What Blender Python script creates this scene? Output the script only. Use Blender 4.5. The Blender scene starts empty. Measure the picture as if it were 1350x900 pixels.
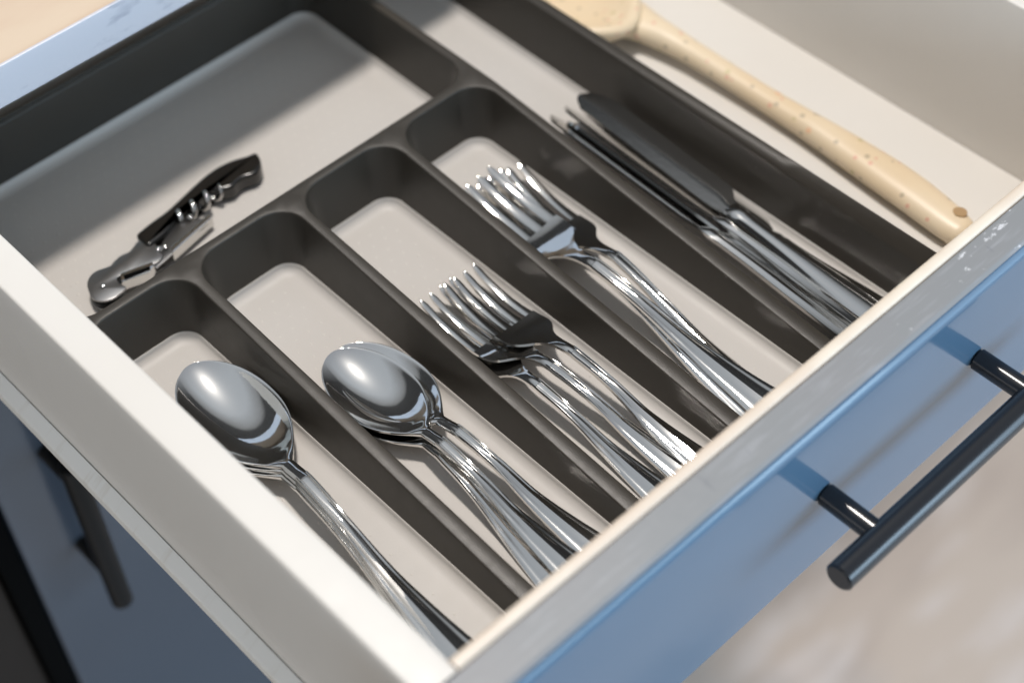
import bpy, bmesh, math, random
from mathutils import Vector, Matrix, Euler
from mathutils.geometry import delaunay_2d_cdt
random.seed(7)
R = math.radians
scn = bpy.context.scene
COL = scn.collection

# ------------------------------------------------------------ camera
cam_d = bpy.data.cameras.new('camera'); cam = bpy.data.objects.new('camera', cam_d); COL.objects.link(cam)
cam_d.sensor_width = 36; cam_d.lens = 59.65; cam_d.clip_start = .01; cam_d.clip_end = 60
M3 = Matrix(((0.72752619, 0.53898231, -0.42450407), (-0.68543691, 0.544225, -0.4837307), (-0.02969656, 0.64289752, 0.76537631)))
cam.matrix_world = Matrix.Translation((0, 0, .525)) @ M3.to_4x4()
scn.camera = cam
cam_d.dof.use_dof = True; cam_d.dof.focus_distance = .685; cam_d.dof.aperture_fstop = 4.8

# ------------------------------------------------------------ world + lamps + exposure
w = bpy.data.worlds.new('World'); scn.world = w; w.use_nodes = True
nt = w.node_tree; nt.nodes.clear()
out = nt.nodes.new('ShaderNodeOutputWorld'); bg = nt.nodes.new('ShaderNodeBackground'); nt.links.new(bg.outputs[0], out.inputs[0])
tc = nt.nodes.new('ShaderNodeTexCoord'); sx = nt.nodes.new('ShaderNodeSeparateXYZ'); nt.links.new(tc.outputs['Generated'], sx.inputs[0])
rp = nt.nodes.new('ShaderNodeValToRGB'); mr = nt.nodes.new('ShaderNodeMapRange'); mr.inputs[1].default_value = -1; mr.inputs[2].default_value = 1
nt.links.new(sx.outputs[2], mr.inputs[0]); nt.links.new(mr.outputs[0], rp.inputs[0]); rb = nt.nodes.new('ShaderNodeValToRGB'); nt.links.new(mr.outputs[0], rb.inputs[0])
eb = rb.color_ramp.elements; eb[0].position = .45; eb[0].color = (.10, .09, .08, 1); eb[1].position = .92; eb[1].color = (.62, .67, .74, 1)
kb = eb.new(.54); kb.color = (.12, .115, .11, 1); kb = eb.new(.60); kb.color = (.52, .54, .56, 1)
my = nt.nodes.new('ShaderNodeMapRange'); my.inputs[1].default_value = .25; my.inputs[2].default_value = -.15; nt.links.new(sx.outputs[1], my.inputs[0])
mw = nt.nodes.new('ShaderNodeMix'); mw.data_type = 'RGBA'; nt.links.new(my.outputs[0], mw.inputs[0]); nt.links.new(rp.outputs[0], mw.inputs[6]); nt.links.new(rb.outputs[0], mw.inputs[7])
nt.links.new(mw.outputs[2], bg.inputs[0])
e = rp.color_ramp.elements
e[0].position = .45; e[0].color = (.06, .05, .045, 1); e[1].position = .90; e[1].color = (.76, .83, .91, 1)
k = e.new(.70); k.color = (.05, .05, .052, 1)
k = e.new(.815); k.color = (.07, .075, .08, 1)
k = e.new(.835); k.color = (.40, .42, .44, 1)
bg.inputs[1].default_value = .56

def area(name, loc, tgt, sx_, sy_, energy, col):
    d = bpy.data.lights.new(name, 'AREA'); d.shape = 'RECTANGLE'; d.size = sx_; d.size_y = sy_; d.energy = energy; d.color = col
    o = bpy.data.objects.new(name, d); COL.objects.link(o); o.location = loc
    o.rotation_euler = (Vector(tgt) - Vector(loc)).to_track_quat('-Z', 'Y').to_euler()
    return o
area('ceiling_lamp', (.45, .66, 1.55), (.35, .4, 0), .14, .14, 22.0, (1, .935, .87))
area('floor_fill_light', (2.0, -1.5, .15), (.5, .0, -.4), 1.5, 1.7, 26, (.60, .80, 1))  # added fill, unseen source: brightens the floor from the right
area('window_light', (.45, -2.4, .62), (.35, .35, 0), 3.4, 1.1, 66, (.58, .80, 1))
area('left_fill_light', (-2.2, .0, .12), (.3, .35, 0), 1.4, .9, 13, (1, .93, .84))  # added fill, unseen source: lifts the left-facing drawer walls
scn.view_settings.view_transform = 'Standard'; scn.view_settings.look = 'None'; scn.view_settings.gamma = 1
scn.view_settings.use_curve_mapping = False; scn.view_settings.exposure = 0
scn.render.engine = 'CYCLES'
scn.cycles.max_bounces = 10; scn.cycles.diffuse_bounces = 4; scn.cycles.glossy_bounces = 6

# ------------------------------------------------------------ materials
def mat(name, col, rough=.5, metal=0, spec=.5, coat=0, bump=None, mottle=None, specks=None, aniso=0, coat_rough=.05):
    m = bpy.data.materials.new(name); m.use_nodes = True; n = m.node_tree; N = n.nodes; L = n.links
    b = N['Principled BSDF']; b.inputs['Base Color'].default_value = (*col, 1); b.inputs['Roughness'].default_value = rough
    b.inputs['Metallic'].default_value = metal; b.inputs['Specular IOR Level'].default_value = spec
    b.inputs['Coat Weight'].default_value = coat; b.inputs['Coat Roughness'].default_value = coat_rough
    if aniso: b.inputs['Anisotropic'].default_value = aniso
    t = N.new('ShaderNodeTexCoord'); src = None
    if mottle:                                   # list of (scale, colour, lo, hi, stretch)
        for (sc, c2, lo, hi, st) in mottle:
            mp = N.new('ShaderNodeMapping'); mp.inputs['Scale'].default_value = st; L.new(t.outputs['Object'], mp.inputs[0])
            nz = N.new('ShaderNodeTexNoise'); nz.inputs['Scale'].default_value = sc; nz.inputs['Detail'].default_value = 5
            L.new(mp.outputs[0], nz.inputs['Vector'])
            r = N.new('ShaderNodeMapRange'); r.inputs[1].default_value = lo; r.inputs[2].default_value = hi; L.new(nz.outputs[0], r.inputs[0])
            mx = N.new('ShaderNodeMix'); mx.data_type = 'RGBA'; L.new(r.outputs[0], mx.inputs[0])
            if src: L.new(src, mx.inputs[6])
            else: mx.inputs[6].default_value = (*col, 1)
            mx.inputs[7].default_value = (*c2, 1); src = mx.outputs[2]
    if specks:                                   # list of (scale, radius, density, colour)
        for (sc, rad, dens, c2) in specks:
            vo = N.new('ShaderNodeTexVoronoi'); vo.inputs['Scale'].default_value = sc; L.new(t.outputs['Object'], vo.inputs['Vector'])
            a = N.new('ShaderNodeMath'); a.operation = 'LESS_THAN'; a.inputs[1].default_value = rad; L.new(vo.outputs['Distance'], a.inputs[0])
            sp = N.new('ShaderNodeSeparateColor'); L.new(vo.outputs['Color'], sp.inputs[0])
            c = N.new('ShaderNodeMath'); c.operation = 'LESS_THAN'; c.inputs[1].default_value = dens; L.new(sp.outputs[0], c.inputs[0])
            d = N.new('ShaderNodeMath'); d.operation = 'MULTIPLY'; L.new(a.outputs[0], d.inputs[0]); L.new(c.outputs[0], d.inputs[1])
            d2 = N.new('ShaderNodeMath'); d2.operation = 'MULTIPLY'; d2.inputs[1].default_value = .38; L.new(d.outputs[0], d2.inputs[0])
            mx = N.new('ShaderNodeMix'); mx.data_type = 'RGBA'; L.new(d2.outputs[0], mx.inputs[0])
            if src: L.new(src, mx.inputs[6])
            else: mx.inputs[6].default_value = (*col, 1)
            mx.inputs[7].default_value = (*c2, 1); src = mx.outputs[2]
    if src: L.new(src, b.inputs['Base Color'])
    if bump:                                     # (scale, strength, distance)
        nz = N.new('ShaderNodeTexNoise'); nz.inputs['Scale'].default_value = bump[0]; nz.inputs['Detail'].default_value = 6
        L.new(t.outputs['Object'], nz.inputs['Vector'])
        bp = N.new('ShaderNodeBump'); bp.inputs['Strength'].default_value = bump[1]; bp.inputs['Distance'].default_value = bump[2]
        L.new(nz.outputs[0], bp.inputs['Height']); L.new(bp.outputs[0], b.inputs['Normal'])
        r = N.new('ShaderNodeMapRange'); r.inputs[3].default_value = rough * .8; r.inputs[4].default_value = rough * 1.25
        nz2 = N.new('ShaderNodeTexNoise'); nz2.inputs['Scale'].default_value = bump[0] * .08; nz2.inputs['Detail'].default_value = 8
        L.new(t.outputs['Object'], nz2.inputs['Vector']); L.new(nz2.outputs[0], r.inputs[0]); L.new(r.outputs[0], b.inputs['Roughness'])
    return m
ONE = (1, 1, 1)
M = {}
M['steel'] = mat('polished_steel', (.70, .69, .67), .06, 1, bump=(500, .05, .0003))
M['bowl'] = mat('brushed_steel_bowl', (.80, .79, .77), .045, 1, bump=(420, .05, .0003))
M['chrome'] = mat('chrome', (.27, .27, .27), .30, 1, bump=(500, .05, .0002))
M['dark'] = mat('dark_grey_plastic', (.036, .031, .0245), .38, spec=.42, bump=(2500, .25, .0003), mottle=[(14, (.042, .036, .029), .4, .65, ONE)], specks=[(160, .05, .12, (.25, .23, .2))])
M['light'] = mat('pale_grey_liner', (.53, .50, .467), .5, bump=(1500, .12, .0003), mottle=[(9, (.56, .535, .505), .35, .7, ONE)], specks=[(110, .06, .06, (.4, .36, .33))])
M['cream'] = mat('cream_lacquered_steel', (.72, .695, .655), .42, bump=(1800, .1, .0002), mottle=[(6, (.69, .66, .615), .4, .7, ONE)], specks=[(45, .05, .12, (.4, .33, .28))])
M['flange'] = mat('runner_paint_lit', (.86, .84, .80), .4, mottle=[(40, (.78, .74, .68), .55, .75, (1, 6, 1))], specks=[(60, .06, .15, (.4, .33, .28))])  # cream made paler than the wall: the brighter light on the flange is painted in
M['creamlip'] = mat('cream_edge', (.72, .62, .52), .4, mottle=[(25, (.82, .75, .64), .4, .65, ONE)])
M['blue'] = mat('blue_gloss_lacquer', (.088, .162, .248), .12, coat=.22, spec=.5, bump=(60, .04, .001), specks=[(60, .04, .08, (.5, .6, .7))])
M['worn'] = mat('worn_grey_edge', (.25, .26, .27), .45, spec=.4, bump=(160, .2, .0005),
                mottle=[(10, (.26, .26, .27), .40, .70, (1, 2, 1)), (50, (.31, .32, .34), .55, .75, (1, 10, 1)), (45, (.17, .18, .20), .68, .78, (3, 1, 1))],
                specks=[(30, .16, .10, (.62, .36, .26))])
M['navy'] = mat('dark_blue_gloss_door', (.05, .062, .082), .2, coat=.4, bump=(9, .25, .01))
M['black'] = mat('black_handle_metal', (.010, .011, .014), .24, 0, spec=.55, coat=.2, coat_rough=.15)
M['blackgrip'] = mat('black_grip_plastic', (.009, .008, .007), .2, spec=.7)
M['brown'] = mat('dark_brown_panel', (.018, .013, .010), .5, spec=.2)
M['blackmat'] = mat('matt_black_handle', (.006, .006, .006), .4, spec=.2)
M['void'] = mat('void_black', (.0015, .0015, .0015), .8, spec=.05)  # near-black colour standing in for shade in gaps and hollows
M['top'] = mat('beige_worktop', (.60, .48, .36), .45, bump=(300, .1, .0005), mottle=[(12, (.56, .42, .31), .45, .7, (1, 3, 1)), (30, (.50, .37, .27), .62, .72, ONE)])
M['edge'] = mat('grey_worktop_edge', (.60, .60, .65), .4, bump=(200, .2, .0006), mottle=[(16, (.60, .60, .65), .4, .65, ONE), (40, (.40, .41, .47), .62, .74, (1, 1, 3))])
M['confetti'] = mat('speckled_beige_plastic', (.73, .58, .39), .38, mottle=[(20, (.76, .63, .45), .4, .7, ONE)],
                    specks=[(150, .20, .5, (.10, .09, .06)), (165, .19, .45, (.65, .12, .10)), (140, .2, .35, (.35, .33, .05)), (110, .2, .1, (.8, .3, .1))])
M['hole'] = mat('dark_wood_hole', (.40, .26, .13), .6)
M['floor'] = mat('pale_wood_floor', (.62, .505, .42), .32, spec=.6, bump=(12, .15, .004),
                 mottle=[(3.2, (.48, .38, .32), .42, .68, (1, 3.5, 1)), (9, (.70, .60, .54), .5, .7, (1, 4, 1)), (1.6, (.50, .48, .48), .5, .65, ONE)])
M['dot'] = mat('raised_grip_dots', (.58, .55, .51), .45)

def haze_lobe(m, rough, fac, aniso=0):
    n = m.node_tree; b = n.nodes['Principled BSDF']; o = [x for x in n.nodes if x.type == 'OUTPUT_MATERIAL'][0]
    g = n.nodes.new('ShaderNodeBsdfAnisotropic'); g.inputs['Color'].default_value = b.inputs['Base Color'].default_value
    g.inputs['Roughness'].default_value = rough; g.inputs['Anisotropy'].default_value = aniso; g.inputs['Rotation'].default_value = .25
    tg = n.nodes.new('ShaderNodeTangent'); tg.direction_type = 'RADIAL'; tg.axis = 'Y'
    if aniso: n.links.new(tg.outputs[0], g.inputs['Tangent'])
    mx = n.nodes.new('ShaderNodeMixShader'); mx.inputs[0].default_value = fac
    n.links.new(b.outputs[0], mx.inputs[1]); n.links.new(g.outputs[0], mx.inputs[2]); n.links.new(mx.outputs[0], o.inputs['Surface'])
def scuffs(m):                                   # chipped pale paint, denser towards the right-hand end
    n = m.node_tree; N = n.nodes; L = n.links; b = N['Principled BSDF']; src = b.inputs['Base Color'].links[0].from_socket
    t = N.new('ShaderNodeTexCoord'); sp = N.new('ShaderNodeSeparateXYZ'); L.new(t.outputs['Object'], sp.inputs[0])
    th = N.new('ShaderNodeMapRange'); th.inputs[1].default_value = .30; th.inputs[2].default_value = .47; th.inputs[3].default_value = .78; th.inputs[4].default_value = .54
    L.new(sp.outputs[0], th.inputs[0])
    mp = N.new('ShaderNodeMapping'); mp.inputs['Scale'].default_value = (1, 1.6, 1); L.new(t.outputs['Object'], mp.inputs[0])
    nz = N.new('ShaderNodeTexNoise'); nz.inputs['Scale'].default_value = 95; nz.inputs['Detail'].default_value = 7; nz.inputs['Roughness'].default_value = .68; L.new(mp.outputs[0], nz.inputs['Vector'])
    sb = N.new('ShaderNodeMath'); sb.operation = 'SUBTRACT'; L.new(nz.outputs[0], sb.inputs[0]); L.new(th.outputs[0], sb.inputs[1])
    ml = N.new('ShaderNodeMath'); ml.operation = 'MULTIPLY'; ml.inputs[1].default_value = 22; ml.use_clamp = True; L.new(sb.outputs[0], ml.inputs[0])
    mx = N.new('ShaderNodeMix'); mx.data_type = 'RGBA'; L.new(ml.outputs[0], mx.inputs[0]); L.new(src, mx.inputs[6]); mx.inputs[7].default_value = (.62, .63, .66, 1)
    L.new(mx.outputs[2], b.inputs['Base Color'])
scuffs(M['worn'])
haze_lobe(M['bowl'], .32, .07)
haze_lobe(M['steel'], .3, .05)

# ------------------------------------------------------------ helpers
def link(name, me, m, parent=None, smooth=35):
    o = bpy.data.objects.new(name, me); COL.objects.link(o)
    if m: me.materials.append(m)
    if smooth is not None:
        me.polygons.foreach_set('use_smooth', [True] * len(me.polygons)); me.set_sharp_from_angle(angle=R(smooth))
    if parent: o.parent = parent
    return o
def frombm(name, bm, m, parent=None, smooth=35, recalc=True):
    if recalc: bmesh.ops.recalc_face_normals(bm, faces=bm.faces[:])
    me = bpy.data.meshes.new(name); bm.to_mesh(me); bm.free()
    return link(name, me, m, parent, smooth)
def empty(name, label, cat, loc=(0, 0, 0), group=None):
    o = bpy.data.objects.new(name, None); COL.objects.link(o); o.location = loc; o.empty_display_size = .02
    o['label'] = label; o['category'] = cat
    if group: o['group'] = group
    return o
def tag(o, label, cat, group=None):
    o['label'] = label; o['category'] = cat
    if group: o['group'] = group
    return o
def boxbm(bm, x0, x1, y0, y1, z0, z1):
    vs = [bm.verts.new(p) for p in ((x0, y0, z0), (x1, y0, z0), (x1, y1, z0), (x0, y1, z0), (x0, y0, z1), (x1, y0, z1), (x1, y1, z1), (x0, y1, z1))]
    for f in ((0, 3, 2, 1), (4, 5, 6, 7), (0, 1, 5, 4), (1, 2, 6, 5), (2, 3, 7, 6), (3, 0, 4, 7)): bm.faces.new([vs[i] for i in f])
def box(name, x0, x1, y0, y1, z0, z1, m, parent=None, bev=.0008, seg=3):
    bm = bmesh.new(); boxbm(bm, x0, x1, y0, y1, z0, z1)
    if bev: bmesh.ops.bevel(bm, geom=bm.edges[:], offset=bev, segments=seg, affect='EDGES', profile=.5)
    return frombm(name, bm, m, parent)
def extrude_x(name, prof, x0, x1, m, parent=None, n=1, smooth=35):     # closed (y,z) profile swept along x
    bm = bmesh.new(); rings = [[bm.verts.new((x0 + (x1 - x0) * i / n, y, z)) for y, z in prof] for i in range(n + 1)]
    k = len(prof)
    for a, b in zip(rings, rings[1:]):
        for i in range(k): bm.faces.new((a[i], a[(i + 1) % k], b[(i + 1) % k], b[i]))
    bm.faces.new(rings[0][::-1]); bm.faces.new(rings[-1])
    return frombm(name, bm, m, parent, smooth)
def extrude_y(name, prof, y0, y1, m, parent=None, smooth=35):          # closed (x,z) profile swept along y
    bm = bmesh.new(); rings = [[bm.verts.new((x, y, z)) for x, z in prof] for y in (y0, y1)]; k = len(prof)
    a, b = rings
    for i in range(k): bm.faces.new((a[i], a[(i + 1) % k], b[(i + 1) % k], b[i]))
    bm.faces.new(a[::-1]); bm.faces.new(b)
    return frombm(name, bm, m, parent, smooth)
def tubebm(bm, pts, rad, n=16, closed_caps=True, round_end=0):
    pts = [Vector(p) for p in pts]; rads = rad if isinstance(rad, (list, tuple)) else [rad] * len(pts)
    rings = []
    up = None
    for i, p in enumerate(pts):
        d = (pts[min(i + 1, len(pts) - 1)] - pts[max(i - 1, 0)]).normalized()
        if up is None: up = d.orthogonal().normalized()
        up = (up - d * up.dot(d)).normalized(); s = d.cross(up)
        rings.append([bm.verts.new(p + (up * math.cos(2 * math.pi * j / n) + s * math.sin(2 * math.pi * j / n)) * rads[i]) for j in range(n)])
    for a, b in zip(rings, rings[1:]):
        for j in range(n): bm.faces.new((a[j], a[(j + 1) % n], b[(j + 1) % n], b[j]))
    if closed_caps: bm.faces.new(rings[0][::-1]); bm.faces.new(rings[-1])
def bar(name, a, b, r, m, parent=None, ch=.0008, n=32):
    a = Vector(a); b = Vector(b); d = (b - a).normalized()
    bm = bmesh.new(); tubebm(bm, [a, a + d * ch, b - d * ch, b], [r - ch, r, r, r - ch], n)
    return frombm(name, bm, m, parent, 30)
def lerp(a, b, t): return a + (b - a) * t
def interp(tab, s):
    """monotone-ish smooth interpolation of (s, v) table"""
    if s <= tab[0][0]: return tab[0][1]
    if s >= tab[-1][0]: return tab[-1][1]
    for i in range(len(tab) - 1):
        if tab[i][0] <= s <= tab[i + 1][0]:
            s0, v0 = tab[i]; s1, v1 = tab[i + 1]; h = s1 - s0; t = (s - s0) / h
            m0 = (v1 - tab[i - 1][1]) / (s1 - tab[i - 1][0]) if i > 0 else (v1 - v0) / h
            m1 = (tab[i + 2][1] - v0) / (tab[i + 2][0] - s0) if i + 2 < len(tab) else (v1 - v0) / h
            return (2*t**3-3*t**2+1)*v0 + (t**3-2*t**2+t)*h*m0 + (-2*t**3+3*t**2)*v1 + (t**3-t**2)*h*m1

# ------------------------------------------------------------ room: floor, cabinet, worktop
bm = bmesh.new(); boxbm(bm, -3, 5, -4, 1.2, -.87, -.85); f = frombm('floor', bm, M['floor'], smooth=None); f['kind'] = 'structure'

cab = empty('base_cabinet', 'blue base cabinet carrying the opened cutlery drawer, door with black bar handle below', 'cabinet', (.355, .82, -.85))
cab_loc = Vector(cab.location)
def P(o): o.matrix_parent_inverse = Matrix.Translation(-Vector(o.parent.location)) if o.parent.type == 'EMPTY' else Matrix(); return o
P(box('carcass_side', .128, .134, .5515, 1.1, -.75, .050, M['brown'], cab))
P(box('carcass_side', .578, .584, .5515, 1.1, -.75, .050, M['brown'], cab))
P(box('carcass_back', .1345, .5775, 1.08, 1.095, -.75, .050, M['void'], cab))
P(box('plinth', .128, .584, .60, .615, -.85, -.751, M['brown'], cab))
door = P(box('door', .1275, .5845, .532, .551, -.74, -.064, M['navy'], cab, bev=.002))
dh = bar('handle', (.1580, .503, -.247), (.1580, .503, -.125), .0058, M['blackmat'], door)
bar('handle_post', (.1580, .5315, -.2215), (.1580, .5035, -.2215), .0042, M['blackmat'], dh)
bar('handle_post', (.1580, .5315, -.1405), (.1580, .5035, -.1405), .0042, M['blackmat'], dh)
nb = empty('neighbouring_cabinet', 'dark brown cabinet front at the far left beside the blue door', 'cabinet', (-.1, .82, -.85))
P(box('door', -.40, .1135, .538, .556, -.74, .044, M['brown'], nb, bev=.002))
P(box('gap_shade_strip', .1145, .1262, .5335, .5495, -.74, .044, M['void'], nb, bev=.001))  # black strip painted in for the dark gap beside the blue door
P(box('plinth', -.40, .126, .60, .615, -.85, -.751, M['brown'], nb))

top = empty('worktop', 'beige worktop with a scratched grey front edge above the drawer', 'worktop', (.35, .8, .0525))
P(box('slab', -.6, 1.6, .5425, 1.15, .0535, .0715, M['top'], top, bev=.0006))
P(box('front_edge', -.6, 1.6, .5405, .5423, .0525, .0722, M['edge'], top, bev=.0005))

# ------------------------------------------------------------ the drawer
T = .0455
dr = empty('kitchen_drawer', 'open cream drawer with a glossy blue front and a black bar handle', 'drawer', (.355, .4, -.06))
# side walls: hollow lacquered steel, inner face leaning out slightly, flange at the foot
def rounded(poly, idx, r, seg=4):
    out = []
    n = len(poly)
    for i, p in enumerate(poly):
        if i not in idx: out.append(p); continue
        p = Vector(p); a = Vector(poly[i - 1]); b = Vector(poly[(i + 1) % n]); da = (a - p).normalized(); db = (b - p).normalized()
        rr = min(r, (a - p).length * .45, (b - p).length * .45); p0 = p + da * rr; p1 = p + db * rr
        for j in range(seg + 1):
            t = j / seg; q = (1 - t) ** 2 * p0 + 2 * t * (1 - t) * p + t * t * p1; out.append(tuple(q))
    return out
wallL = rounded([(.1604, T), (.1450, T), (.1432, .036), (.1428, -.0440), (.1600, -.0440)], (0, 1), .0012)
P(extrude_y('side_wall', wallL, .2160, .605, M['cream'], dr))
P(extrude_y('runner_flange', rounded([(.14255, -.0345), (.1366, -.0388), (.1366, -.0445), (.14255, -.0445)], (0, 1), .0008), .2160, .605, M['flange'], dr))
wallR = rounded([(.5545, T), (.5700, T), (.5715, .036), (.5720, -.0375), (.5785, -.0385), (.5785, -.0440), (.5450, -.0440), (.5450, -.0330)], (0, 1), .0012)
P(extrude_y('side_wall', wallR, .2160, .605, M['cream'], dr))
P(box('bottom_panel', .1602, .5448, .2215, .6045, -.0430, -.0350, M['cream'], dr, bev=.0004))
P(box('back_wall', .1606, .5540, .6052, .6150, -.0430, T - .002, M['cream'], dr))
lip = rounded([(.2213, T + .0006), (.2154, T + .0006), (.2154, -.0435), (.2213, -.0435)], (0, 1), .0024, 6)
P(extrude_x('inner_front', lip, .1607, .5540, M['creamlip'], dr))
# blue front panel: the worn top edge is a strip of its own let into the panel
yf = .1985
face = rounded([(.2150, -.0600), (.2150, T - .0012), (.2022, T - .0012), (yf, T - .0046), (yf, -.0600)], (2, 3, 4), .0034, 8)
fp = P(extrude_x('front_panel', face, .128, .584, M['blue'], dr))
wt = rounded([(.2150, T - .0010), (.2150, T + .0002), (.2020, T - .0001), (.2004, T - .0010)], (2,), .0006)
edge_strip = extrude_x('edge_strip', wt, .128, .584, M['worn'], fp)
hz, hy = -.0065, .1705
hb = P(bar('handle', (.302, hy, hz), (.447, hy, hz), .0060, M['black'], dr))
for hx in (.3275, .4215):
    bar('handle_post', (hx, yf - .0003, hz), (hx, hy + .002, hz), .0047, M['black'], hb)

# ------------------------------------------------------------ the tray
tray = empty('cutlery_tray', 'dark grey plastic cutlery tray with pale grey floors, inside the drawer', 'tray', (.31, .41, -.035))
FZ = -.0315
comps = [(.1690, .2168, .2345, .4580, 1), (.2248, .2733, .2345, .4580, 1), (.2812, .3312, .2345, .4580, 1),
         (.3393, .3875, .2345, .4580, 1), (.3955, .4438, .2345, .5900, 1), (.1690, .3875, .4660, .5900, 0)]
def ztop(x, y):
    if y > .452: return 0
    t = min(1, (.452 - y) / .212)
    zz = -.0175 * t
    a = (x - .441) / .006                       # the outer right wall keeps its full height
    if a > 0: zz *= max(0, 1 - a)
    return zz
def rrect(x0, x1, y0, y1, r, seg=10, n=12):
    pts = []
    for cx, cy, a0 in ((x1 - r, y1 - r, 0), (x0 + r, y1 - r, 90), (x0 + r, y0 + r, 180), (x1 - r, y0 + r, 270)):
        for j in range(seg + 1):
            a = R(a0 + 90 * j / seg); pts.append((cx + r * math.cos(a), cy + r * math.sin(a)))
    # subdivide long straight runs
    out = []
    for i, p in enumerate(pts):
        q = pts[(i + 1) % len(pts)]; out.append(p)
        d = math.dist(p, q); m = int(d / .012)
        for j in range(1, m): out.append((lerp(p[0], q[0], j / m), lerp(p[1], q[1], j / m)))
    return out
bm = bmesh.new()
outer = rrect(.1640, .4515, .2270, .5955, .014)
loops2d = [outer]
RT = .0125
DR = .0015
def offset_loop(c, o, r, draft=False):                        # rounded rectangle grown by o (negative = shrunk), same point count
    x0, x1, y0, y1 = c; base = rrect(x0, x1, y0, y1, r); res = []
    cx0, cx1, cy0, cy1 = x0 + r, x1 - r, y0 + r, y1 - r
    for x, y in base:
        ax = min(max(x, cx0), cx1); ay = min(max(y, cy0), cy1); dx, dy = x - ax, y - ay; l = math.hypot(dx, dy) or 1
        if draft: oo = o + DR * draft * (1 + ztop(x, y) / .0175)
        else: oo = o
        res.append((x + dx / l * oo, y + dy / l * oo))
    return res
lip_o = .0007
holes = [offset_loop(c[:4], lip_o, RT, 1) for c in comps]
outer_top = offset_loop((.1640, .4515, .2270, .5955), -.0011, .014)
V2 = [Vector(p) for p in outer_top]; E2 = [(i, (i + 1) % len(outer_top)) for i in range(len(outer_top))]
for h in holes:
    b0 = len(V2); V2 += [Vector(p) for p in h]; E2 += [(b0 + i, b0 + (i + 1) % len(h)) for i in range(len(h))]
vo, eo, fo, _, _, _ = delaunay_2d_cdt(V2, E2, [], 1, 1e-7)
def inside(p, h):
    c = False; n = len(h); j = n - 1
    for i in range(n):
        if (h[i][1] > p[1]) != (h[j][1] > p[1]) and p[0] < (h[j][0] - h[i][0]) * (p[1] - h[i][1]) / (h[j][1] - h[i][1]) + h[i][0]: c = not c
        j = i
    return c
vm = [bm.verts.new((v.x, v.y, ztop(v.x, v.y))) for v in vo]
for f in fo:
    c = sum((vo[i] for i in f), Vector((0, 0))) / len(f)
    if any(inside(c, h) for h in holes) or not inside(c, outer_top): continue
    bm.faces.new([vm[i] for i in f])
def ring(bm, pts, zf): return [bm.verts.new((x, y, zf(x, y))) for x, y in pts]
def stitch(bm, a, b):
    n = len(a)
    for i in range(n): bm.faces.new((a[i], a[(i + 1) % n], b[(i + 1) % n], b[i]))
for c in comps:                                  # rounded rim, then the wall down to the pale floor
    prev = None
    for o, dz, fl in ((lip_o, 0, 0), (.0004, -.00012, 0), (.00012, -.0004, 0), (0, -.0009, 0), (-.0010, 0, .35), (-.0022, 0, .80), (-.0030, 0, 1.0)):
        pts = offset_loop(c[:4], o, RT, 1 - fl if fl else 1)
        def zf(x, y, dz=dz, fl=fl):
            z0 = ztop(x, y) + (dz if not fl else -.0009)
            return lerp(z0, FZ + .0030, fl) if fl else z0
        r_ = ring(bm, pts, zf)
        if prev: stitch(bm, prev, r_)
        prev = r_
prev = None
for o, dz in ((-.0011, 0), (-.0004, -.0003), (0, -.0011), (0, 9)):
    pts = offset_loop((.1640, .4515, .2270, .5955), o, .014)
    r_ = ring(bm, pts, lambda x, y: (ztop(x, y) + dz) if dz < 1 else -.0345)
    if prev: stitch(bm, prev, r_)
    prev = r_
bm.faces.new(prev)
bmesh.ops.remove_doubles(bm, verts=bm.verts[:], dist=1e-6)
P(frombm('frame', bm, M['dark'], tray, 50))
for ci, c in enumerate(comps):
    bm = bmesh.new(); prev = None; fr = .0065
    rings = [(-.0029, FZ + .0036), (-.0033, FZ + .0038), (-.0037, FZ + .0034)]
    for j in range(1, 8):
        a = R(90 * j / 7); rings.append((-.0037 - fr * (1 - math.cos(a)) * .8, FZ + .0034 * (1 - math.sin(a))))
    rings += [(-.0105, FZ)]
    for o, z in rings:
        r_ = ring(bm, offset_loop(c[:4], o, RT), lambda x, y: z)
        if prev: stitch(bm, prev, r_)
        prev = r_
    bm.faces.new(prev)
    fl = P(frombm('compartment_floor', bm, M['light'], tray, 60))
    # raised grip dots moulded into the floor: too small to pick apart, one mesh
    bm = bmesh.new(); x0, x1, y0, y1 = c[:4]; row = 0; yy = y0 + .016
    while yy < y1 - .014:
        xx = x0 + .0145 + (.0035 if row % 2 else 0)
        while xx < x1 - .0135:
            top_v = bm.verts.new((xx, yy, FZ + .00045)); rr = .00075
            rg = [bm.verts.new((xx + rr * math.cos(q * math.pi / 3), yy + rr * math.sin(q * math.pi / 3), FZ - .00005)) for q in range(6)]
            for q in range(6): bm.faces.new((top_v, rg[q], rg[(q + 1) % 6]))
            xx += .007
        yy += .0062; row += 1
    d = frombm('grip_dots', bm, M['dot'], fl, 80); d['kind'] = 'stuff'

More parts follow.
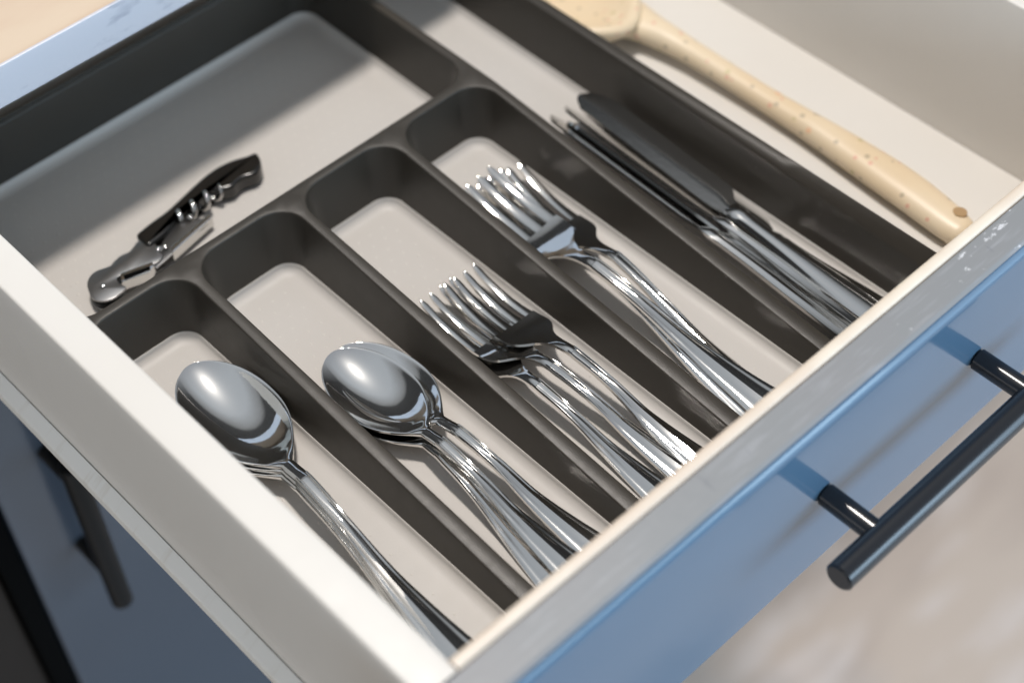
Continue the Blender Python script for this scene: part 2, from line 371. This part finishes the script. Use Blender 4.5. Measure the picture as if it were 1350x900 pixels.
# ------------------------------------------------------------ cutlery builders (tip at the origin, handle towards -y, resting plane z = 0)
NU = 14
def loft(sts, nu=NU):
    """sts: list of (s, xc, halfwidth, top(u), thick) -> closed bmesh"""
    bm = bmesh.new(); rings = []
    us = [-math.cos(math.pi * i / nu) for i in range(nu + 1)]
    for s, xc, hw, top, th in sts:
        r_ = [bm.verts.new((xc + u * hw, -s, top(u))) for u in us]
        r_ += [bm.verts.new((xc + u * hw * .985, -s, top(u) - th)) for u in reversed(us)]
        rings.append(r_)
    n = len(rings[0])
    for a, b in zip(rings, rings[1:]):
        for i in range(n): bm.faces.new((a[i], a[(i + 1) % n], b[(i + 1) % n], b[i]))
    bm.faces.new(rings[0][::-1]); bm.faces.new(rings[-1])
    return bm
def cosspace(a, b, n): return [a + (b - a) * (1 - math.cos(math.pi * i / n)) / 2 for i in range(n + 1)]
def handle_bm(s0, s1, zt, wmax, wn):
    """handle with two raised borders near the neck that run out into a gently ridged, pointed end"""
    L = s1 - s0; sts = []
    ss = [s0 + L * .5 * (i / 22) for i in range(22)] + [s0 + L * (.5 + .5 * math.sin(math.pi / 2 * i / 34)) for i in range(35)]
    for s in ss:
        t = (s - s0) / L
        hw = interp([(0, wn * 1.0), (.06, wn * 1.04), (.22, wn * .98), (.42, lerp(wn, wmax, .12)), (.62, lerp(wn, wmax, .42)), (.80, wmax * .82), (.92, wmax), (1, wmax)], t)
        if t > .94: hw = wmax * math.sqrt(max(.0004, 1 - ((t - .94) / .0603) ** 2))
        zc = interp(zt, s)
        k = max(0, min(1, (t - .12) / .4)); 
        def top(u, zc=zc, hw=hw, k=k, t=t):
            au = abs(u)
            crown = .00025 * (1 - au ** 6) * (1 - k)
            rib = .00035 * math.exp(-((au - .80) / .11) ** 2) * (1 - .75 * k)
            groove = -.00035 * math.exp(-((au - .55) / .13) ** 2) * (1 - .6 * k)
            ridge = .0021 * k * (1 - au)
            head = .0005 * math.exp(-(t / .03) ** 2)
            return zc + crown * (1 - .5 * k) + rib + groove + ridge + head
        sts.append((s, 0, hw, top, .0017))
    return loft(sts, 26)
def spoon_mesh(L, BL, W, depth, wn, wmax, zpeak):
    zt = [(0, depth * .86), (BL * .5, depth * .98), (BL, depth * 1.25), (BL * 1.2, zpeak), (BL * 1.55, zpeak * .78), (L * .72, .0034), (L * .9, .0014), (L, .0018)]
    sts = []
    for s in cosspace(0, BL, 44) + [BL * 1.04, BL * 1.08, BL * 1.13, BL * 1.17]:
        t = s / BL
        if t <= 1:
            tc = .47
            if t < tc: hw = W * math.sqrt(max(0, 1 - ((tc - t) / tc) ** 2)); hw = max(hw, .0004)
            else:
                v = (t - tc) / (1 - tc); hw = wn + (W - wn) * (1 - v ** 2.5) ** 1.25
            dd = depth * .86 * (hw / W) ** 1.7 * (1 - max(0, (t - .8) / .2) ** 2 * .8)
        else: hw = wn; dd = 0
        zc = interp(zt, s)
        def top(u, zc=zc, dd=dd, hw=hw, t=t):
            c = .0012 * (1 - u * u) if t >= 1 else 0
            fade = max(0, (t - .9) / .1) if t < 1 else 1
            return zc - dd * (1 - u * u) - (.00045 * (max(0, abs(u) - .93) / .07) ** 2 if t < 1 else 0) + .0012 * (1 - u * u) * fade
        sts.append((s, 0, hw, top, .0013))
    b = loft(sts, 30); h = handle_bm(BL * 1.14, L, zt, wmax, wn)
    return b, h
def fork_mesh(L, HL, W, wn, wmax, zpeak, tine):
    zt = [(0, .0075), (HL * .18, .0040), (HL * .42, .0016), (HL * .66, .0024), (HL * .84, .0058), (HL, .0096), (HL * 1.2, zpeak), (HL * 1.55, zpeak * .80), (L * .72, .0042), (L * .9, .0018), (L, .002)]
    def hwid(s):
        return interp([(0, W * .93), (tine, W), (HL * .72, W * .99), (HL * .80, W * .86), (HL * .90, W * .42), (HL, wn * 1.1), (HL * 1.2, wn)], s)
    def cup(u, s): return .0009 * (u * u) * max(0, min(1, (HL - s) / (HL * .3)))
    sts = []
    for i in range(26):
        s = tine + (HL * 1.17 - tine) * i / 25
        hw = hwid(s); zc = interp(zt, s); fd = max(0, min(1, (s - HL * .95) / (HL * .15)))
        sts.append((s, 0, hw, (lambda u, zc=zc, s=s, fd=fd: zc + cup(u, s) + fd * .0010 * (1 - u * u)), .0015))
    bm = loft(sts, 16)
    me = bpy.data.meshes.new('tmp'); bm.to_mesh(me); bm.free()
    bm = bmesh.new(); bm.from_mesh(me); bpy.data.meshes.remove(me)
    for k in range(4):
        xc = (k - 1.5) / 1.5 * (W * .795); tw = W * .155
        sts = []
        for s in cosspace(0, .005, 8)[:-1] + [.005 + (tine + .0015 - .005) * i / 14 for i in range(15)]:
            hw = tw * min(1, math.sqrt(max(.03, 1 - (1 - min(1, s / .004)) ** 2))) * lerp(.78, 1.12, s / tine)
            xx = xc * lerp(.955, 1.0, s / tine)
            zc = interp(zt, s)
            sts.append((s, xx, hw, (lambda u, zc=zc, s=s, xx=xx, hw=hw: zc + cup((xx + u * hw) / W, s) - .00035 * u * u), .0016))
        b2 = loft(sts, 6); me = bpy.data.meshes.new('tmp'); b2.to_mesh(me); b2.free(); bm.from_mesh(me); bpy.data.meshes.remove(me)
    return bm, handle_bm(HL * 1.14, L, zt, wmax, wn)
def knife_mesh(L, BL, W):
    sts = []
    for s in cosspace(0, .03, 16)[:-1] + [.03 + (BL - .03) * i / 20 for i in range(21)]:
        t = s / BL
        up = W * min(1, math.sqrt(max(.01, 1 - (1 - min(1, s / .020)) ** 2)))          # cutting edge side
        dn = W * .62 * min(1, math.sqrt(max(.02, 1 - (1 - min(1, s / .012)) ** 2)))
        if t > .9: q = (t - .9) / .1; up = lerp(up, .0046, q * q * (3 - 2 * q)); dn = lerp(dn, .0046, q)
        hw = (up + dn) / 2; xc = (up - dn) / 2
        sts.append((s, xc, hw, (lambda u: .0028 - .0005 * max(0, u)), .0013))
    b = loft(sts, 10)
    sts = []
    for i in range(50):
        t = i / 49; s = BL + (L - BL) * (t ** 1.0) - .0005
        if t < .06: q = t / .06; hw = lerp(.0044, .0050, q); th = lerp(.0016, .0050, math.sin(q * math.pi / 2))
        else:
            hw = interp([(.06, .0050), (.12, .0042), (.3, .0045), (.6, .0072), (.9, .0094), (.97, .0085), (1, .0020)], t); th = interp([(.06, .0050), (.14, .0042), (.5, .0050), (.9, .0048), (1, .002)], t)
        def top(u, th=th, t=t):
            au = abs(u); return .0022 + th * .5 * (1 - au ** 2.4) + .0004 * math.exp(-((au - .72) / .1) ** 2) * (t > .1)
        sts.append((s, 0, hw, top, None))
    bm = bmesh.new(); rings = []; us = [-math.cos(math.pi * i / 20) for i in range(21)]
    for s, xc, hw, top, _ in sts:
        r_ = [bm.verts.new((u * hw, -s, top(u))) for u in us] + [bm.verts.new((u * hw * .99, -s, .0044 - top(u) - .0003)) for u in reversed(us)]
        rings.append(r_)
    n = len(rings[0])
    for a, c in zip(rings, rings[1:]):
        for i in range(n): bm.faces.new((a[i], a[(i + 1) % n], c[(i + 1) % n], c[i]))
    bm.faces.new(rings[0][::-1]); bm.faces.new(rings[-1])
    return b, bm
def proto(pair, head_name, head_mat):
    ms = []
    for nm, b, m in ((head_name, pair[0], head_mat), ('handle', pair[1], M['steel'])):
        bmesh.ops.recalc_face_normals(b, faces=b.faces[:]); me = bpy.data.meshes.new(nm); b.to_mesh(me); b.free()
        me.materials.append(m); me.polygons.foreach_set('use_smooth', [True] * len(me.polygons)); me.set_sharp_from_angle(angle=R(22 if nm == 'handle' else 50)); ms.append((nm, me))
    return ms
SP_BIG = proto(spoon_mesh(.194, .071, .0188, .0082, .0030, .0092, .0130), 'bowl', M['bowl'])
SP_SMALL = proto(spoon_mesh(.157, .060, .0166, .0070, .0025, .0080, .0110), 'bowl', M['bowl'])
FK_SMALL = proto(fork_mesh(.152, .058, .0118, .0025, .0078, .0110, .034), 'tines', M['steel'])
FK_BIG = proto(fork_mesh(.186, .066, .0133, .0029, .0088, .0125, .040), 'tines', M['steel'])
KNIFE = proto(knife_mesh(.195, .100, .0105), 'blade', M['steel'])
def place(name, pr, label, cat, group, tip, end, zt, ze, roll=0, L=.2, up=0):
    """tip, end: plan points the piece lies along; zt, ze: lift above the tray floor at both"""
    r = bpy.data.objects.new(name, None); COL.objects.link(r); r.empty_display_size = .02
    tag(r, label, cat, group)
    a = Vector((tip[0], tip[1], FZ + zt)); b = Vector((end[0], end[1], FZ + ze)); d = (a - b).normalized()
    side = d.cross(Vector((0, 0, 1))).normalized(); nrm = side.cross(d)
    m = Matrix((side, d, nrm)).transposed() @ Matrix.Rotation(R(roll), 3, 'Y')
    r.matrix_world = Matrix.Translation(a) @ m.to_4x4()
    for nm, me in pr:
        o = bpy.data.objects.new(nm, me); COL.objects.link(o); o.parent = r
    return r
g = 'tablespoons stacked in the left compartment'
place('tablespoon', SP_BIG, 'topmost tablespoon in the left compartment, its brushed bowl in full view', 'spoon', g, (.1975, .4305), (.1880, .235), .0040, .0036, roll=1)
place('tablespoon', SP_BIG, 'tablespoon just under the topmost one in the left compartment, only its rim showing', 'spoon', g, (.1968, .4298), (.1872, .234), .0020, .0018, roll=1)
place('tablespoon', SP_BIG, 'lowest tablespoon in the left compartment, flat on the pale tray floor', 'spoon', g, (.1958, .4290), (.1864, .233), .0002, .0001, roll=1)
g = 'small spoons fanned in the second compartment'
place('small_spoon', SP_SMALL, 'small spoon on top of the second compartment stack, its bowl in full view', 'spoon', g, (.2440, .3930), (.2440, .2210), .0060, .0050, roll=0)
place('small_spoon', SP_SMALL, 'small spoon whose rim shows behind the topmost bowl, handle splayed to the right', 'spoon', g, (.2500, .3950), (.2595, .2250), .0024, .0022, roll=1)
place('small_spoon', SP_SMALL, 'small spoon beneath the others, handle splayed left towards the tablespoons', 'spoon', g, (.2475, .3915), (.2345, .2200), .0003, .0003, roll=0)
g = 'small forks nested in the third compartment'
place('small_fork', FK_SMALL, 'right-hand small fork of the third compartment, its dark shoulder uncovered', 'fork', g, (.3105, .3880), (.3180, .2130), .0050, .0030, roll=8)
place('small_fork', FK_SMALL, 'small fork nested in the middle of the third compartment pile', 'fork', g, (.2990, .3900), (.3115, .2150), .0028, .0018, roll=3)
place('small_fork', FK_SMALL, 'small fork lying against the left divider of the third compartment', 'fork', g, (.2945, .3880), (.2955, .2130), .0005, .0002, roll=-3)
g = 'table forks piled in the fourth compartment'
place('table_fork', FK_BIG, 'right-hand table fork of the fourth compartment, its black-looking shoulder beside the divider', 'fork', g, (.3680, .4225), (.3560, .2230), .0045, .0018, roll=9)
place('table_fork', FK_BIG, 'front table fork of the fourth compartment with the bright glare on its tine roots', 'fork', g, (.3530, .4240), (.3570, .2240), .0085, .0045, roll=-6)
place('table_fork', FK_BIG, 'table fork lying under the other two forks of the fourth compartment', 'fork', g, (.3600, .4255), (.3510, .2240), .0022, .0003, roll=0)
g = 'table knives in the right compartment'
place('table_knife', KNIFE, 'topmost table knife with its broad dark blade facing up', 'knife', g, (.4290, .4320), (.4190, .2180), .0110, .0085, roll=3)
place('table_knife', KNIFE, 'table knife standing on edge just left of the broad-faced knife', 'knife', g, (.4195, .4330), (.4130, .2190), .0085, .0075, roll=40)
place('table_knife', KNIFE, 'table knife leaning on the divider, leftmost blade of the knife pile', 'knife', g, (.4100, .4330), (.4040, .2190), .0090, .0080, roll=36)
place('table_knife', KNIFE, 'low table knife in the middle of the knife pile, squeezed between two blades', 'knife', g, (.4150, .4270), (.4085, .2160), .0060, .0060, roll=55)
place('table_knife', KNIFE, 'table knife lying low along the right wall of the tray, mostly covered', 'knife', g, (.4290, .4150), (.4320, .2050), .0020, .0010, roll=12)

# ------------------------------------------------------------ corkscrew
CS = Vector((0.2455, 0.4990, FZ))
cs = empty('corkscrew', 'black and chrome folding corkscrew lying in the rear compartment', 'corkscrew', CS)
CAMP = Vector((0, 0, .525)); F = 2237.04
def up_(x, y, z):                                # design-time tracing of the outline measured on the tray floor
    d = M3 @ Vector((x - 675, 450 - y, -F)); t = (z - .525) / d.z; q = CAMP + d * t; return (q.x, q.y)
def zc(pts, z): return [up_(80 + a / 3.75, 180 + b / 3.75, z) for a, b in pts]
def prism(name, pts, z0, z1, m, parent, bev=.0006, seg=2):
    bm = bmesh.new(); a = [bm.verts.new((x - CS.x, y - CS.y, z0 - CS.z)) for x, y in pts]; b = [bm.verts.new((x - CS.x, y - CS.y, z1 - CS.z)) for x, y in pts]
    n = len(pts)
    for i in range(n): bm.faces.new((a[i], a[(i + 1) % n], b[(i + 1) % n], b[i]))
    bm.faces.new(a[::-1]); tf = bm.faces.new(b)
    bmesh.ops.recalc_face_normals(bm, faces=bm.faces[:])
    bmesh.ops.bevel(bm, geom=[e for e in bm.edges if abs(e.verts[0].co.z - e.verts[1].co.z) < 1e-6], offset=bev, segments=seg, affect='EDGES', profile=.6)
    o = frombm(name, bm, m, None, 40); o.parent = parent; return o
zt = FZ + .0080
def smooth_closed(p, k=3):
    out = []; n = len(p)
    for i in range(n):
        p0, p1, p2, p3 = (Vector(p[(i + j - 1) % n]) for j in range(4))
        for j in range(k):
            t = j / k; out.append(tuple(.5 * ((2 * p1) + (p2 - p0) * t + (2 * p0 - 5 * p1 + 4 * p2 - p3) * t * t + (3 * p1 - p0 - 3 * p2 + p3) * t ** 3)))
    return out
grip = zc([(375, 492), (400, 465), (450, 425), (520, 375), (600, 302), (660, 245), (720, 193), (780, 152), (850, 120), (920, 100), (965, 84), (986, 110), (990, 150), (965, 188), (905, 208), (870, 232), (850, 253), (790, 268), (745, 268), (700, 305), (645, 355), (590, 380), (562, 430), (520, 482), (470, 522), (435, 545), (400, 520)], zt)
prism('grip', smooth_closed(grip), FZ + .0008, zt + .001, M['blackgrip'], cs, .0020, 5)
plate = zc([(130, 735), (140, 695), (165, 668), (200, 652), (245, 636), (300, 600), (350, 555), (385, 512), (440, 505), (475, 540), (500, 590), (455, 628), (290, 685), (288, 722), (322, 742), (285, 778), (250, 800), (200, 810), (155, 795)], zt)
pl = prism('body_plate', smooth_closed(plate, 3), zt - .0014, zt - .0002, M['chrome'], cs, .0003)
low = prism('body_plate', smooth_closed(plate, 3), FZ + .0010, FZ + .0022, M['chrome'], cs, .0003)
lev = zc([(480, 545), (520, 480), (565, 428), (592, 384), (640, 402), (700, 392), (735, 385), (745, 398), (700, 440), (545, 572), (470, 640), (455, 625)], zt)
prism('lever', lev, zt - .0024, zt - .0014, M['chrome'], cs, .0003)
lev2 = zc([(545, 545), (735, 378), (748, 396), (552, 572)], zt)
prism('lever_flange', lev2, FZ + .0022, zt - .0002, M['steel'], cs, .0004)
slot = zc([(292, 678), (452, 620), (462, 640), (440, 672), (300, 722)], zt)
prism('lever_step', slot, FZ + .0025, zt + .0004, M['steel'], cs, .0005)
slot2 = zc([(310, 690), (442, 643), (446, 662), (318, 712)], zt)
prism('lever_notch', slot2, zt, zt + .0007, M['void'], cs, .0001, 1)
for px, py, rr in ((210, 740, .0014), (485, 555, .0018), (515, 545, .0012), (640, 398, .0015)):
    x, y = up_(80 + px / 3.75, 180 + py / 3.75, zt)
    bm = bmesh.new(); bmesh.ops.create_uvsphere(bm, u_segments=14, v_segments=8, radius=rr); bmesh.ops.scale(bm, vec=(1, 1, .6), verts=bm.verts[:])
    bmesh.ops.translate(bm, vec=(x - CS.x, y - CS.y, zt - CS.z), verts=bm.verts[:]); o = frombm('rivet', bm, M['steel'], None, 60); o.parent = cs
x, y = up_(80 + 205 / 3.75, 180 + 735 / 3.75, zt)
o = bar('hinge_pin', (x - CS.x, y - CS.y, .001), (x - CS.x, y - CS.y, .0072), .0062, M['blackgrip']); o.parent = cs
ax0 = Vector((*up_(80 + 575 / 3.75, 180 + 415 / 3.75, zt - .002), FZ + .0062)) - CS; ax1 = Vector((*up_(80 + 800 / 3.75, 180 + 262 / 3.75, zt - .002), FZ + .0066)) - CS
d = (ax1 - ax0).normalized(); s_ = d.cross(Vector((0, 0, 1))).normalized(); n_ = s_.cross(d)
pts = []; turns = 3.4
for i in range(121):
    t = i / 120; a = t * turns * 2 * math.pi; rr = .0030
    pts.append(ax0.lerp(ax1, t) + (s_ * math.cos(a) + n_ * math.sin(a)) * rr)
bm = bmesh.new(); tubebm(bm, pts, [.0013 * (1 - max(0, (i / 120 - .8) / .2) * .85) for i in range(121)], 10); o = frombm('worm', bm, M['steel'], None, 60); o.parent = cs
kn = zc([(210, 655), (255, 590), (300, 555), (348, 545), (335, 580), (280, 625), (240, 640)], zt)
prism('foil_blade', smooth_closed(kn, 2), zt - .0045, zt - .0035, M['chrome'], cs, .0003)

# ------------------------------------------------------------ speckled cooking spoon on the drawer bottom
ws = empty('cooking_spoon', 'speckled beige cooking spoon lying between the tray and the right drawer wall', 'spoon', (.49, .38, -.035))
ctr = [(.250, .4925, .0090), (.252, .4926, .0090), (.262, .4938, .0095), (.29, .4966, .0100), (.33, .4978, .0100), (.37, .4972, .0105), (.40, .4965, .0115), (.425, .4958, .0120), (.450, .4935, .0125), (.465, .4900, .0120)]
hwt = [(.250, .0020), (.2515, .0058), (.256, .0082), (.268, .0097), (.295, .0104), (.320, .0094), (.350, .0074), (.375, .0065), (.41, .0064), (.430, .0072), (.450, .0100), (.465, .0165)]
bm = bmesh.new(); rings = []; NC = 28
ys = [.250 + .010 * (1 - math.cos(math.pi / 2 * i / 8)) for i in range(8)] + [.260 + (.463 - .260) * i / 60 for i in range(61)]
for y in ys:
    cx = interp([(a, b) for a, b, c in ctr], y); cz = interp([(a, c) for a, b, c in ctr], y); hw = interp(hwt, y)
    hh = min(hw * .80, .0062)
    rings.append([bm.verts.new((cx + hw * math.cos(2 * math.pi * j / NC), y, -.035 + cz - .003 + hh * math.sin(2 * math.pi * j / NC))) for j in range(NC)])
for a, b in zip(rings, rings[1:]):
    for j in range(NC): bm.faces.new((a[j], a[(j + 1) % NC], b[(j + 1) % NC], b[j]))
bm.faces.new(rings[0][::-1]); bm.faces.new(rings[-1])
P(frombm('handle', bm, M['confetti'], ws, 60))
# bowl: thick ellipse with a scooped hollow
bm = bmesh.new(); bc = Vector((.4815, .4930, 0)); aW, aL = .0300, .0400; NR, NT = 12, 56; grid = []
def bowlz(q): return -.0350 + .0175 - .0105 * max(0, 1 - (q / .84) ** 2) if q < .84 else -.0350 + .0175 + .0012 * math.sin(math.pi * (q - .84) / .16)
prev = [bm.verts.new((bc.x, bc.y, bowlz(0)))]
cen = prev[0]; prev = None
for i in range(1, NR + 1):
    q = i / NR; r_ = []
    for j in range(NT):
        a = 2 * math.pi * j / NT; nk = 1 + .10 * max(0, -math.sin(a)) ** 6
        r_.append(bm.verts.new((bc.x + aW * q * math.cos(a), bc.y + aL * q * math.sin(a) * nk, bowlz(q))))
    if prev is None:
        for j in range(NT): bm.faces.new((cen, r_[j], r_[(j + 1) % NT]))
    else: stitch(bm, prev, r_)
    prev = r_
for q, z in ((1.02, .0155), (1.0, .0135), (.9, .0085), (.7, .0040), (.4, .0010), (.05, .0002)):
    r_ = []
    for j in range(NT):
        a = 2 * math.pi * j / NT; nk = 1 + .10 * max(0, -math.sin(a)) ** 6
        r_.append(bm.verts.new((bc.x + aW * q * math.cos(a), bc.y + aL * q * math.sin(a) * nk, -.035 + z)))
    stitch(bm, prev, r_); prev = r_
bm.faces.new(prev)
P(frombm('bowl', bm, M['confetti'], ws, 60))
bm = bmesh.new(); tubebm(bm, [(.4968, .2600, -.0268), (.4972, .2602, -.0222)], [.0032, .0032], 24); 
P(frombm('hanging_hole', bm, M['hole'], ws, 60))
